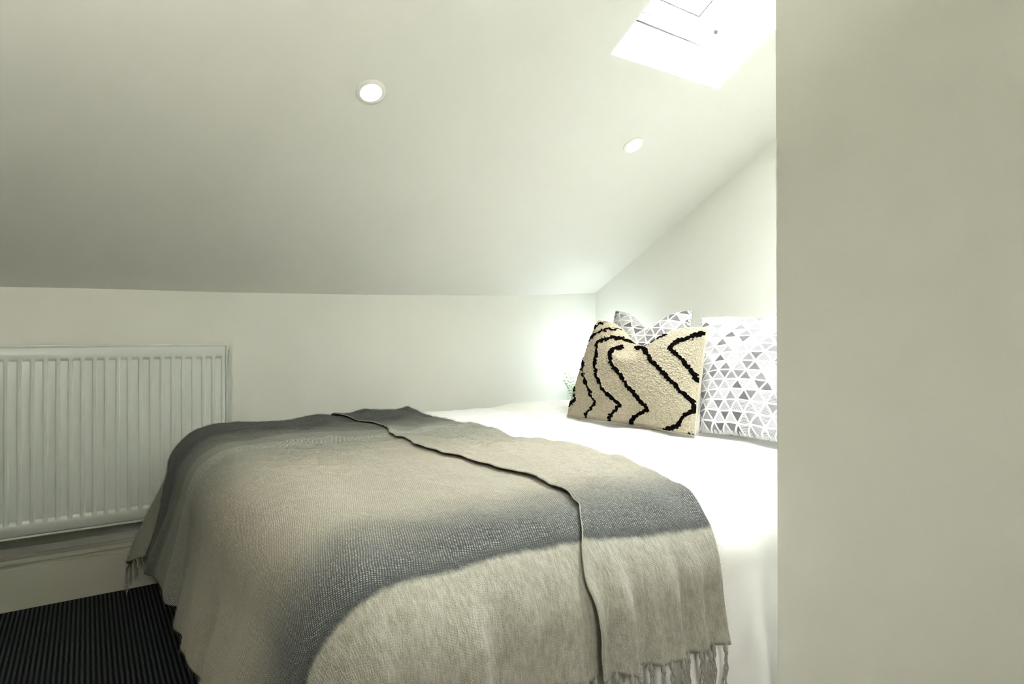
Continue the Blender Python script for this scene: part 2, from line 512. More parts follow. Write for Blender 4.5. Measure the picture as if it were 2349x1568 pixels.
# ------------------------------------------------------------------ skylight
def build_skylight():
    n = Vector((0, 0.38, 0.925)).normalized()          # shaft direction, out of the room
    c = [Vector((x, y, ceil_z(x, y))) for x, y in ((SKX0, SKY1), (SKX1, SKY1), (SKX1, SKY0), (SKX0, SKY0))]
    root = D.objects.new('window_1', None); COL.objects.link(root)
    root.location = (c[0] + c[1]) / 2; root['kind'] = 'structure'
    dep = 0.205
    top = [p + n * dep for p in c]
    top[2].y -= 0.0; 
    # plaster reveal (four faces with thickness outward)
    ax = Vector((1, 0, 0)); ay = (c[0] - c[3]).normalized(); nn = ax.cross(ay).normalized()
    if nn.z < 0: nn = -nn
    b = MB()
    for i in range(4):
        p, q = c[i], c[(i + 1) % 4]; P, Q = top[i], top[(i + 1) % 4]
        out = ((p + q) / 2 - sum(c, Vector()) / 4); e = (q - p).normalized(); out = (out - e * out.dot(e)).normalized() * 0.03
        vs = [b.bm.verts.new(x) for x in (p, q, Q, P, p + out + Vector((0, 0, .012)), q + out + Vector((0, 0, .012)), Q + out, P + out)]
        for f in ((0, 1, 2, 3), (4, 7, 6, 5), (0, 4, 5, 1), (3, 2, 6, 7), (1, 5, 6, 2), (0, 3, 7, 4)):
            b.bm.faces.new([vs[k] for k in f])
    b.build('reveal', M['reveal'], root, smooth=False)
    # local frame on the outer plane: origin lower-left, a = right, s = up-slope, nn = out
    o = top[0]; W = SKX1 - SKX0; L = (top[0] - top[3]).length; up = -ay
    def at(a, s, h): return o + ax * a + up * s + nn * h
    def bar(b, a0, a1, s0, s1, h0, h1, bev=0.003):
        vs = []
        for a, s, h in ((a0, s0, h0), (a1, s0, h0), (a1, s1, h0), (a0, s1, h0), (a0, s0, h1), (a1, s0, h1), (a1, s1, h1), (a0, s1, h1)):
            vs.append(b.bm.verts.new(at(a, s, h)))
        fs = [b.bm.faces.new([vs[k] for k in f]) for f in ((0, 1, 2, 3), (4, 7, 6, 5), (0, 4, 5, 1), (3, 2, 6, 7), (1, 5, 6, 2), (0, 3, 7, 4))]
        es = list({e for f in fs for e in f.edges})
        if bev: bmesh.ops.bevel(b.bm, geom=es, offset=bev, segments=2, affect='EDGES')
    def ring(b, m0, m1, h0, h1, bev=0.003):
        bar(b, m0, W - m0, m0, m1, h0, h1, bev); bar(b, m0, W - m0, L - m1, L - m0, h0, h1, bev)
        bar(b, m0, m1, m1, L - m1, h0, h1, bev); bar(b, W - m1, W - m0, m1, L - m1, h0, h1, bev)
    b = MB(); ring(b, -.02, .026, .0, .06); b.build('window_frame', M['frame'], root)
    b = MB(); ring(b, .030, .078, .006, .05); b.build('sash', M['frame'], root)
    b = MB(); bar(b, 0, W, -.004, .0030, -.007, .004, 0); b.build('gasket', M['gasket'], root, smooth=False)
    b = MB(); ring(b, .0775, .0830, .020, .029, 0.0); b.build('glazing_seal', M['gasket'], root, smooth=False)
    b = MB(); ring(b, .0260, .0300, .010, .020, 0.0); b.build('sash_seal', M['greyseal'], root, smooth=False)
    b = MB(); bar(b, .0779, W - .0779, .0779, L - .0779, .030, .034, 0); b.build('pane', M['glass'], root, smooth=False)
    # small catch on the right reveal
    k = c[1] + n * 0.18 + up * 0.071
    b = MB(); b.lathe([(0.0001, -.008), (.006, -.008), (.007, -.002), (.0055, 0), (.0001, 0)], Matrix.Translation(k) @ Vector((0, 0, 1)).rotation_difference(Vector((1, 0, 0))).to_matrix().to_4x4(), 16)
    b.build('catch', M['gasket'], root)
    return top, nn, W, L, at
SKY_TOP, SKY_N, SKW, SKL, SKAT = build_skylight()

# ------------------------------------------------------------------ downlights
def build_downlight(px, py, label, power):
    p = hit_ceiling(px, py)
    e = 1e-3
    nrm = -Vector(((ceil_z(p.x, p.y) - ceil_z(p.x + e, p.y)) / e, (ceil_z(p.x, p.y) - ceil_z(p.x, p.y + e)) / e, 1)).normalized()
    root = thing('downlight', p, label, 'ceiling light', 'recessed downlights in the sloping ceiling')
    R = Vector((0, 0, 1)).rotation_difference(nrm).to_matrix().to_4x4()
    T = Matrix.Translation(p) @ R
    b = MB()
    b.lathe([(.028, -.012), (.028, .001), (.031, .0055), (.038, .0060), (.0415, .004), (.0425, 0.0), (.0425, -.004)], T, 48)
    b.build('trim_ring', M['trim'], root)
    # tilted lamp face sitting in the ring, aimed straight down
    dn = (nrm * 0.75 + Vector((0, 0, -1)) * 0.25).normalized()
    T2 = Matrix.Translation(p + nrm * 0.0015) @ Vector((0, 0, 1)).rotation_difference(dn).to_matrix().to_4x4()
    b = MB()
    r = b.lathe([(.0285, -.006), (.0280, .001), (.022, .0035), (.012, .0048), (.0005, .0052)], T2, 40)
    b.bm.faces.new(r[-1][::-1])
    b.build('lamp', M['lamp'], root)
    l = D.lights.new('downlight_beam', 'SPOT'); l.energy = power; l.color = (1.0, 0.93, 0.80)
    l.spot_size = math.radians(110); l.spot_blend = 0.9; l.shadow_soft_size = 0.03
    lo = D.objects.new('downlight_beam', l); COL.objects.link(lo)
    lo.location = p + nrm * 0.03
    lo.rotation_euler = Vector((0, 0, -1)).rotation_difference(Vector((0, -0.12, -1)).normalized()).to_euler()
    return p
build_downlight(850, 210, 'round white recessed downlight nearer the middle of the sloping ceiling, farther from the skylight', 9)
build_downlight(1453, 333, 'smaller round white recessed downlight close below the skylight, above the cushions', 12)

# ------------------------------------------------------------------ radiator
def build_radiator():
    xr, xl = 0.432, -0.60
    yf, yb = 2.530, 2.598
    z0, z1 = 0.262, 0.866
    root = thing('radiator', (0, (yf + yb) / 2, z0), 'white ribbed panel radiator mounted on the low back wall left of the bed', 'radiator')
    # front panel as a pressed sheet: recessed flutes between narrow ridges
    pitch = 0.0333
    xs = []
    zs = np.array(sorted(set([z0 + .001, z0 + .006] + list(z0 + np.array([.03, .034, .038, .042, .046, .05, .054, .058])) + list(np.linspace(z0 + .08, z1 - .07, 8)) + list(z1 - np.array([.058, .054, .05, .046, .042, .038, .034, .03])) + [z1 - .006, z1 - .001])))
    x = np.arange(xl + .003, xr - .003, 0.0016)
    xc = xr - .010 - pitch * 0.5
    ph = ((x - xc) / pitch + 0.5) % 1.0 - 0.5            # -0.5..0.5 inside one column
    d = np.abs(ph) * pitch
    prof = 1 - sstep(.0085, .0125, d)                    # 1 in the flute
    prof[(x > xr - .009)] = 0; prof[x < xl + .009] = 0
    tp = 1 - sstep(z1 - .050, z1 - .036, zs); bt = sstep(z0 + .034, z0 + .052, zs)
    dep = 0.0075 * prof[:, None] * (tp * bt)[None, :]
    X, Z = np.meshgrid(x, zs, indexing='ij')
    Y = yf + dep
    # rolled edges
    ed = np.minimum(np.minimum(X - xl, xr - X), np.minimum(Z - z0, z1 - Z))
    Y = Y + 0.004 * (1 - sstep(0, .006, ed))
    V = np.stack([X, Y, Z], -1).reshape(-1, 3)
    mesh_np('front_panel', V, grid_faces(len(x), len(zs)), M['enamel'], root)
    b = MB(); b.box((xl, yf + .006, z0), (xr, yf + .012, z1 - .001), 0.002); b.build('back_panel', M['enamel'], root)
    b = MB()
    b.box((xl - .001, yf - .001, z1), (xr + .001, yf + .006, z1 + .006), 0.002)
    b.box((xl - .001, yb - .006, z1), (xr + .001, yb, z1 + .006), 0.002)
    k = 0
    xx = xl
    while xx < xr:
        b.box((xx, yf + .004, z1 + .0005), (xx + .006, yb - .004, z1 + .004)); xx += .014
    b.build('top_grille', M['enamel'], root)
    for s, xa in (('r', xr), ('l', xl - .004)):
        b = MB(); b.box((xa, yf - .001, z0 + .005), (xa + .004, yb, z1 + .005), 0.0015); b.build('side_panel', M['enamel'], root)
    b = MB(); b.box((xl, yf - .0005, z0 - .008), (xr, yf + .010, z0 - .001), 0.002); b.build('bottom_rail', M['enamel'], root)
    for xa in (xr - .15, xl + .15):
        b = MB(); b.box((xa, yf + .012, z0 + .05), (xa + .03, YW, z1 - .06))
        b.build('wall_bracket', M['enamel'], root)
    # convector fins behind
    b = MB()
    for i in range(30):
        xa = xl + .02 + i * pitch
        b.box((xa, yf + .012, z0 + .04), (xa + .0015, yb - .002, z1 - .04))
    b.build('convector_fins', M['enamel'], root)
build_radiator()

# ------------------------------------------------------------------ draping over the bed
BED = dict(xf=0.231, yn=0.733, yf=2.505, top=0.583, R=0.138)

def drape(px, py, off=0.0, fl_near=0.10, fl_foot=0.257, fl_far=0.0, fold=None, corner=0.0):
    """flat cloth position -> world position (vectorised) + normal; off lifts along the normal"""
    px = np.asarray(px, float); py = np.asarray(py, float)
    R = BED['R']; L = R * math.pi / 2
    qx = np.maximum(px, BED['xf'] + R)
    qy = np.clip(py, BED['yn'] + R, BED['yf'] - R)
    dx, dy = px - qx, py - qy
    d = np.hypot(dx, dy); ds = np.maximum(d, 1e-9)
    nx, ny = dx / ds, dy / ds
    w_foot = nx * nx
    fl = np.where(ny < 0, fl_near, fl_far) * (1 - w_foot) + (fl_foot(py) if callable(fl_foot) else fl_foot) * w_foot
    a = np.minimum(d / R, math.pi / 2)
    t = np.maximum(d - L, 0)
    fl = fl + corner * np.exp(-((np.arctan2(ny, nx) - 2.55) / 0.45) ** 2)
    h = R * np.sin(a) + t * fl
    dr = R * (1 - np.cos(a)) + t * np.sqrt(1 - fl * fl)
    if fold is not None:
        h = h + fold(px, py, d, nx, ny)
    N = np.stack([nx * np.sin(a), ny * np.sin(a), np.cos(a)], -1)
    P = np.stack([qx + nx * h, qy + ny * h, BED['top'] - dr], -1)
    return P + N * (np.asarray(off)[..., None] if np.ndim(off) else off), N, d

# ------------------------------------------------------------------ bed
def build_bed():
    root = thing('bed', (1.28, 1.64, 0), 'double bed with white base beneath the white duvet and striped throw', 'bed')
    b = MB(); b.box((0.262, 0.83, 0.040), (2.30, 2.500, 0.30), 0.012); b.build('base', M['bedbase'], root)
    b = MB(); b.box((0.262, 0.80, 0.305), (2.31, 2.470, 0.555), 0.05, 4); b.build('mattress', M['mattress'], root)
    for x, y in ((.33, .90), (.252, 2.488), (2.22, .90), (2.22, 2.43)):
        b = MB(); b.box((x - .03, y - .03, 0), (x + .03, y + .03, .04), 0.004); b.build('leg', M['bedbase'], root)
build_bed()

def build_duvet():
    px = np.arange(0.12, 2.26, 0.012); py = np.arange(0.22, 2.72, 0.012)
    PX, PY = np.meshgrid(px, py, indexing='ij')
    def fold(px, py, t, nx, ny):
        g = sstep(0.20, 0.46, t)
        near = (ny < -0.2)
        return g * np.where(near, 0.012 * np.sin(px * 21 + 2.0 * np.sin(py * 5)) + 0.010 * fbm(px * 9, py * 2.5, 2, 5), 0.0)
    und = 0.007 * fbm(PX * 4, PY * 4, 3, 3) + 0.004 * np.abs(fbm(PX * 9 + 3, PY * 6, 2, 11))
    # soft diagonal creases towards the near side
    und = und + 0.006 * np.clip(np.sin((PX * 0.8 + PY * 0.5) * 34 + 3 * fbm(PX * 3, PY * 3, 2, 9)), 0, 1) ** 2 * sstep(1.0, .6, PY) * sstep(1.0, 1.2, PX)
    hollow = -0.004
    under_throw = sstep(1.20, 1.06, PX)
    P, N, t = drape(PX, PY, hollow + und * (1 - under_throw) * (1 - sstep(1.44, 1.54, PX) * sstep(1.96, 2.06, PY)) - 0.010 * under_throw, fl_near=0.16, fl_foot=0.02, fl_far=0.0, fold=fold)
    o = mesh_np('duvet', P.reshape(-1, 3), grid_faces(len(px), len(py)), M['duvet'])
    s = o.modifiers.new('thickness', 'SOLIDIFY'); s.thickness = 0.006; s.offset = -1
    tag(o, 'smooth white cotton duvet spread over the bed under the throw', 'duvet')
build_duvet()

def build_sheet():
    px = np.arange(1.50, 2.24, 0.006); py = np.arange(2.02, 2.60, 0.004)
    PX, PY = np.meshgrid(px, py, indexing='ij')
    ed = np.minimum(np.minimum(PX - px[0], px[-1] - PX) * 0.9, np.minimum(PY - py[0], 10))
    body = 0.010 * sstep(0, .14, ed)
    rip = 0.0022 * np.sin((PY + 0.012 * fbm(PX * 7, PY * 4, 2, 2)) * 2 * math.pi / 0.019) * sstep(.0, .08, ed)
    P, N, t = drape(PX, PY, -0.0040 + body + rip + 0.003 * fbm(PX * 6, PY * 6, 2, 21) * sstep(0, .1, ed))
    o = mesh_np('blanket', P.reshape(-1, 3), grid_faces(len(px), len(py)), M['sheet'])
    s = o.modifiers.new('thickness', 'SOLIDIFY'); s.thickness = 0.002; s.offset = -1
    o.name = 'coverlet'
    tag(o, 'off-white rippled coverlet lying flat on the bed between cushions and back wall', 'coverlet')
build_sheet()

# ------------------------------------------------------------------ throw
XR_Y = [0.30, 0.56, 0.76, 0.90, 1.20, 1.43, 1.70, 2.37, 2.53, 2.8]
XR_X = [0.948, 0.946, 0.944, 1.005, 1.115, 1.088, 1.070, 1.095, 1.115, 1.12]
XF_Y = [0.30, 0.60, 0.76, 0.905, 1.046, 1.166, 1.315, 1.43, 1.753, 2.05, 2.29, 2.44, 2.8]
XF_X = [0.630, 0.635, 0.645, 0.742, 0.787, 0.803, 0.782, 0.741, 0.767, 0.841, 0.800, 0.79, 0.79]
V_NEAR, V_FAR = 0.597, 2.64
def kern(v, X, Y, s=0.04):
    xs = np.linspace(min(X[0], .2), 2.9, 400); ys = np.interp(xs, X, Y)
    k = np.exp(-0.5 * (np.arange(-40, 41) * (xs[1] - xs[0]) / s) ** 2); k /= k.sum()
    ys = np.convolve(np.pad(ys, 40, mode='edge'), k, 'valid')
    return np.interp(v, xs, ys)
def xr_of(v): return kern(v, XR_Y, XR_X)
def xf_of(v):
    return kern(v, XF_Y, XF_X, 0.03) + 0.006 * np.sin(v * 23) + 0.004 * vnoise(np.asarray(v) * 30, np.asarray(v) * 0, 3)

def ridge(px, c, w, a): return a * np.exp(-((px - c) / w) ** 2)

def throw_fold(px, py, d, nx, ny):
    near = sstep(-0.25, -0.8, ny) * sstep(0.05, 0.25, d)
    foot = sstep(-0.25, -0.8, nx) * sstep(0.18, 0.48, d)
    f_near = near * (0.006 * np.sin(px * 33 + 0.8) + 0.004 * np.sin(px * 71 + 2.0) + 0.005 * fbm(px * 14, py * 3, 2, 41)
                     + ridge(px, 0.44, 0.016, 0.013) + ridge(px, 0.30, 0.022, 0.012) + ridge(px, 0.56, 0.03, -0.006))
    f_foot = foot * (0.018 * np.sin(py * 12.5 + 1.2) + 0.011 * np.sin(py * 31 + 0.3) + 0.008 * fbm(py * 12, px * 3, 2, 43))
    return f_near + f_foot

def foot_flare(py):
    return 0.257 - 0.120 * sstep(1.27, 1.36, py) * sstep(2.05, 1.75, py)

def shear(px): return -0.036 * sstep(0.50, 0.98, px)

def throw_points(px, v, lift):
    py = v + shear(px)
    top = sstep(0.70, 0.86, py) * sstep(0.28, 0.42, px)
    und = 0.007 * fbm(px * 5, py * 5, 3, 51) + 0.0035 * fbm(px * 16, py * 16, 2, 55)
    # bunched ridges in the far right part
    far = sstep(1.75, 2.15, py) * sstep(0.50, 0.75, px)
    br = (0.008 * np.clip(np.sin(px * 26 + py * 9 + 1.5 * fbm(px * 4, py * 4, 2, 61)), -.3, 1) + 0.001) * far
    bump = 0.012 * np.exp(-(((px - 1.05) / 0.07) ** 2 + ((py - 1.66) / 0.05) ** 2))
    far_up = 0.002 * sstep(2.1, 2.45, py) * sstep(0.55, 0.8, px)
    off = lift + (und + 0.002) * (0.35 + 0.65 * top) + br + bump + far_up
    return drape(px, py, off, fl_near=0.12, fl_foot=foot_flare, fold=throw_fold, corner=0.16)

def fuzz(P, N, PX, VV, root):
    """loose mohair fibres standing off the cloth"""
    rs = np.random.RandomState(11); nh = 100000; K = 6
    nu, nv = PX.shape
    a = rs.rand(nh) * (nu - 2); b = rs.rand(nh) * (nv - 2)
    i = a.astype(int); j = b.astype(int); fa = (a - i)[:, None]; fb = (b - j)[:, None]
    def lerp(A):
        A = A.reshape(nu, nv, -1)
        return (A[i, j] * (1 - fa) + A[i + 1, j] * fa) * (1 - fb) + (A[i, j + 1] * (1 - fa) + A[i + 1, j + 1] * fa) * fb
    p = lerp(P); n = lerp(N); n /= np.linalg.norm(n, axis=1)[:, None]
    uvv = np.concatenate([lerp(PX), lerp(np.ascontiguousarray(VV))], 1)
    d = rs.randn(nh, 3); d -= n * (d * n).sum(1)[:, None]; d /= np.linalg.norm(d, axis=1)[:, None]
    e = np.cross(n, d)
    ln = rs.uniform(.006, .019, nh)[:, None]; hgt = rs.uniform(.15, .38, nh)[:, None]; cv = rs.uniform(-.6, .6, nh)[:, None]
    pts = []
    for k in range(K):
        t = k / (K - 1)
        pts.append(p + ln * (d * t + e * cv * t * t + n * hgt * math.sin(t * 2.3) * 1.0) + n * 0.0005)
    pts = np.stack(pts, 1) - np.array(parent_world(root))
    hc = D.hair_curves.new('fuzz')
    hc.add_curves([K] * nh)
    hc.position_data.foreach_set('vector', pts.astype(np.float32).ravel())
    r = hc.attributes.get('radius') or hc.attributes.new('radius', 'FLOAT', 'POINT')
    r.data.foreach_set('value', np.tile(np.linspace(.00013, .00005, K), nh).astype(np.float32))
    at = hc.attributes.new('cloth', 'FLOAT_VECTOR', 'POINT')
    u3 = np.zeros((nh, K, 3), np.float32); u3[:, :, :2] = uvv[:, None, :]
    at.data.foreach_set('vector', u3.ravel())
    hc.materials.append(M['fuzz'])
    o = D.objects.new('fuzz', hc); o['kind'] = 'stuff'
    link(o, root)

def build_throw():
    root = thing('throw_blanket', (0.6, 1.6, 0.6), 'striped beige, grey and blue woolly throw with fringe draped across the bed foot', 'blanket')
    v = np.arange(V_NEAR, V_FAR, 0.0065)
    nv = len(v)
    xl = np.interp(v, [0.3, 1.25, 1.34, 1.45, 1.87, 2.0, 2.2, 2.45, 2.8], [-0.30, -0.27, -0.11, -0.055, -0.095, -0.070, -0.085, -0.140, -0.15])
    xr = xr_of(v); xf = xf_of(v)
    cols = []; lifts = []
    n1, n2, nt = 215, 70, 7
    for a in np.linspace(0, 1, n1):
        cols.append(xl + (xr - xl) * a); lifts.append(np.full(nv, 0.006))
    for k in range(1, nt):
        ang = math.pi * k / nt
        cols.append(xr + 0.006 * math.sin(ang)); lifts.append(np.full(nv, 0.006 + 0.0045 * (1 - math.cos(ang))))
    edge_lift = 0.0005 + 0.004 * (0.5 + 0.5 * vnoise(v * 14, v * 0, 71))
    for a in np.linspace(0, 1, n2):
        sag = -0.004 * sstep(0, .12, a) * sstep(1, .85, a)           # layers lie on each other
        el = edge_lift * sstep(0.93, 1.0, a)
        cols.append(xr + (xf - xr) * a); lifts.append(np.full(nv, 0.015 + sag) + el)
    PX = np.stack(cols, 0); LF = np.stack(lifts, 0); VV = np.broadcast_to(v, PX.shape)
    P, N, t = throw_points(PX, VV, LF)
    # hanging flap stands a little further off and has its own pleats
    flap = np.zeros(PX.shape[0]); flap[n1 + nt - 1:] = 1
    hang = sstep(0.06, 0.23, t) * flap[:, None] * sstep(0.15, 0.7, -N[..., 1])
    P[..., 1] -= hang * (0.007 + ridge(PX, 0.705, 0.018, 0.015) + ridge(PX, 0.748, 0.016, -0.006) + ridge(PX, 0.825, 0.017, 0.010) + ridge(PX, 0.785, 0.02, -0.004)
                         + ridge(PX, 0.892, 0.016, 0.006) + 0.003 * np.sin(PX * 110 + VV * 9))
    P[..., 2] = np.maximum(P[..., 2], 0.012)
    uv = np.stack([PX, VV], -1).reshape(-1, 2)
    o = mesh_np('cloth', P.reshape(-1, 3), grid_faces(PX.shape[0], nv), M['throw'], root, uv=uv)
    s = o.modifiers.new('thickness', 'SOLIDIFY'); s.thickness = 0.0035; s.offset = 0
    fuzz(P, N, PX, VV, root)
    # selvedge bead along the folded-over edge
    b = MB()
    b.tube([Vector(p) for p in P[-1][4:-40:2]], 0.0015, 6)
    b.build('selvedge', M['fringe'], root)
    # knotted fringe
    def tassel(p, n, down=0.085, sway=0.0, seed=0):
        r = random.Random(seed)
        b = MB()
        p = Vector(p); n = Vector(n)
        kn = p + Vector((0, 0, -0.006))
        b.tube([p + Vector((0, 0, .004)), kn + Vector((0, 0, .003)), kn + Vector((0, 0, .001)), kn + Vector((0, 0, -.003)), kn + Vector((0, 0, -.007))], [.0016, .0036, .0043, .0038, .0024], 8)
        side = Vector((-n.y, n.x, 0))
        for k in range(7):
            ph = r.random() * 6.28; pts = []; w0 = r.uniform(13, 22)
            sp = (k - 3) * 0.0017 + r.uniform(-.0008, .0008); ln = down * r.uniform(.80, 1.12); dn = r.uniform(-.003, .004)
            for i in range(19):
                u = i / 18
                pts.append(kn + Vector((0, 0, -0.005 - ln * u)) + side * (sp * (0.35 + 1.5 * u) + sway * u * u + 0.0016 * math.sin(ph + u * w0)) + n * (0.002 + 0.0015 * math.cos(ph + u * w0) + dn * u))
            b.tube(pts, [.00105 + 0.0003 * math.sin(i * 2.1 + ph) for i in range(19)], 5)
        b.build('tassel', M['fringe'], root)
    def along(col_ids, row, spacing, down, lim=99):
        pts = [P[i][row] for i in col_ids]; nr = [N[i][row] for i in col_ids]
        acc = spacing; cnt = 0
        for i in range(1, len(pts)):
            acc += float(np.linalg.norm(pts[i] - pts[i - 1]))
            if acc >= spacing and cnt < lim:
                acc = 0; cnt += 1
                n = Vector(nr[i]); n.z = 0; n.normalize()
                tassel(pts[i], n, down * random.uniform(.9, 1.1), random.uniform(-.012, .012), cnt + row)
    along(list(range(n1 + nt, PX.shape[0])), 0, 0.0205, 0.095)
    low = [i for i in range(n1) if 0.30 < PX[i, 0] < 0.70]
    along(low, 0, 0.024, 0.06)
    farc = [i for i in range(n1) if PX[i, -1] < 0.16]
    along(farc, nv - 1, 0.026, 0.075, 8)
build_throw()

# ------------------------------------------------------------------ cushions
def cushion_grid(n, m, w, h, T, pinch=0.055, dent=0.0, p=0.5):
    """front-face grid: local x in -w/2..w/2, local y 0..h, local z bulge (front +)"""
    s = np.linspace(-1, 1, n); t = np.linspace(-1, 1, m)
    # cluster towards the seam a little
    S, Tt = np.meshgrid(s, t, indexing='ij')
    bul = np.clip((1 - S ** 2) * (1 - Tt ** 2), 0, 1) ** p
    X = S * (w / 2) * (1 - pinch * (1 - Tt ** 2))
    Y = Tt * (h / 2) * (1 - pinch * (1 - S ** 2))
    Y = Y - dent * np.exp(-(S / 0.42) ** 2) * sstep(-0.2, 1.0, Tt)
    return S, Tt, X, Y + h / 2, T * bul

def place_corners(S, T, bl, br, tl, tr, X, Y, Z, w, h):
    """bilinear frame through four world corners; bulge along the face normal"""
    bl, br, tl, tr = (np.array(c, float) for c in (bl, br, tl, tr))
    a = (X / w + 0.5)[..., None]; b = (Y / h)[..., None]
    P = (bl * (1 - a) + br * a) * (1 - b) + (tl * (1 - a) + tr * a) * b
    nrm = np.cross(br - bl, tl - bl); nrm /= np.linalg.norm(nrm)
    return P, nrm

def ztop(): return BED['top'] + 0.004

def stitch(name, front, back, n, m, mat, root, uvf=None, uvb=None, attrs=None):
    """front and back grids welded along the seam as one mesh"""
    V = np.concatenate([front.reshape(-1, 3), back.reshape(-1, 3)])
    F = np.concatenate([grid_faces(n, m), grid_faces(n, m, n * m)[:, ::-1]])
    uv = None
    if uvf is not None: uv = np.concatenate([uvf.reshape(-1, uvf.shape[-1]), uvb.reshape(-1, uvb.shape[-1])])
    o = mesh_np(name, V, F, mat, root, uv=uv, attrs=attrs)
    bm = bmesh.new(); bm.from_mesh(o.data)
    bmesh.ops.remove_doubles(bm, verts=bm.verts[:], dist=1e-5)
    bmesh.ops.recalc_face_normals(bm, faces=bm.faces[:])
    bm.to_mesh(o.data); bm.free()
    return o

def build_print_cushion(corners, label, T=0.085, dent=0.02, seed=1, uvoff=(0, 0)):
    bl, br, tl, tr = corners
    w = (np.linalg.norm(np.subtract(br, bl)) + np.linalg.norm(np.subtract(tr, tl))) / 2
    h = (np.linalg.norm(np.subtract(tl, bl)) + np.linalg.norm(np.subtract(tr, br))) / 2
    n, m = 91, 91
    S, Tt, X, Y, Z = cushion_grid(n, m, w, h, T, 0.05, dent, 0.42)
    P, nrm = place_corners(S, Tt, bl, br, tl, tr, X, Y, Z, w, h)
    seam = np.minimum(1 - np.abs(S), 1 - np.abs(Tt))
    wr = 0.006 * fbm(S * 2.5 + seed, Tt * 2.5, 3, seed) * sstep(0, .3, seam) + 0.004 * np.sin(np.arctan2(Tt, S) * 14 + seed) * sstep(0, .1, seam) * (1 - sstep(.1, .45, seam))
    front = P + nrm * (Z + wr)[..., None]
    back = P - nrm * (Z * 0.9 - wr * 0)[..., None]
    uvf = np.stack([X + uvoff[0], Y + uvoff[1]], -1)
    c = np.mean([bl, br], 0)
    o = stitch('printed_cushion', front, back, n, m, M['tri'], None, uvf, uvf + 3.3)
    return tag(o, label, 'cushion', 'triangle-print cushions at the bed head')

def W(px, py, z): # pixel on the level plane z
    d = ray(px, py); k = (z - CAMH) / d.z
    return (d.x * k, d.y * k, z)
def WX(px, py, x):
    d = ray(px, py); k = x / d.x
    return (x, d.y * k, CAMH + d.z * k)

def build_cushions():
    zt = ztop()
    # right printed cushion (its right half runs behind the partition)
    build_print_cushion([W(1604, 992, zt + .004), W(1604, 992, zt + .004)[:1] + (0.945, zt + .004), WX(1606, 728, 1.93), (1.92, 0.965, 0.985)],
                        'grey triangle-print white cushion cut off by the partition wall edge, right of the tufted cushion', 0.062, 0.012, 3, (0.013, 0.0))
    build_print_cushion([(1.86, 2.02, zt + .005), (1.86, 1.57, zt + .005), WX(1412, 712, 2.02), WX(1588, 711, 2.02)],
                        'grey triangle-print white cushion peeking out behind the tufted cream cushion', 0.075, 0.075, 8, (0.0, 0.01))
    # plain white pillows against the gable wall
    def pillow(corners, label, T, seed):
        bl, br, tl, tr = corners
        w = np.linalg.norm(np.subtract(br, bl)); h = np.linalg.norm(np.subtract(tl, bl)); n = m = 61
        S, Tt, X, Y, Z = cushion_grid(n, m, w, h, T, 0.03, 0.01, 0.45)
        P, nrm = place_corners(S, Tt, bl, br, tl, tr, X, Y, Z, w, h)
        seam = np.minimum(1 - np.abs(S), 1 - np.abs(Tt))
        wr = 0.010 * fbm(S * 3 + seed, Tt * 3, 3, seed) * sstep(0, .3, seam)
        o = stitch('pillow', P + nrm * (Z + wr)[..., None], P - nrm * Z[..., None] * 0.8, n, m, M['pillow'], None)
        tag(o, label, 'pillow', 'plain white pillows against the end wall')
    pillow([(2.08, 1.50, zt + .004), (2.08, 0.80, zt + .004), (2.27, 1.48, 0.968), (2.27, 0.80, 0.975)],
           'plain white pillow showing above the cut-off triangle-print cushion', 0.07, 5)
    pillow([(2.11, 2.25, zt + .004), (2.11, 1.56, zt + .004), (2.27, 2.23, 0.945), (2.27, 1.56, 0.945)],
           'plain white pillow almost hidden behind the triangle-print and tufted cushions', 0.06, 6)

    # tufted cushion
    zt2 = zt + 0.0
    bl, br = W(1301, 954, zt2), W(1594, 999, zt2)
    tl, tr = WX(1372, 735, 1.735), WX(1622, 752, 1.715)
    w = (np.linalg.norm(np.subtract(br, bl)) + np.linalg.norm(np.subtract(tr, tl))) / 2
    h = (np.linalg.norm(np.subtract(tl, bl)) + np.linalg.norm(np.subtract(tr, br))) / 2
    n, m = 331, 251
    dent = 0.085
    S, Tt, X, Y, Z = cushion_grid(n, m, w, h, 0.070, 0.02, dent, 0.45)
    P, nrm = place_corners(S, Tt, bl, br, tl, tr, X, Y, Z, w, h)
    hollow = -0.045 * np.exp(-((S + 0.02) / 0.32) ** 2) * sstep(0.15, 0.95, Tt)
    thick = np.maximum(Z + hollow * (Z / 0.07), 0)
    front = P + nrm * thick[..., None]
    # pixel of every front vertex -> distance to the tufted lines measured on the photo's cushion
    dx, dy, dz = front[..., 0], front[..., 1], front[..., 2] - CAMH
    Zc = ST * dx + CT * dy; Xc = CT * dx - ST * dy
    U = 1174 + FPX * Xc / Zc; Vp = 772 - FPX * dz / Zc
    zx = (U - 1250) * 3.915; zy = (Vp - 680) * 3.915
    return front, P, nrm, thick, S, Tt, zx, zy, n, m
CF = build_cushions()

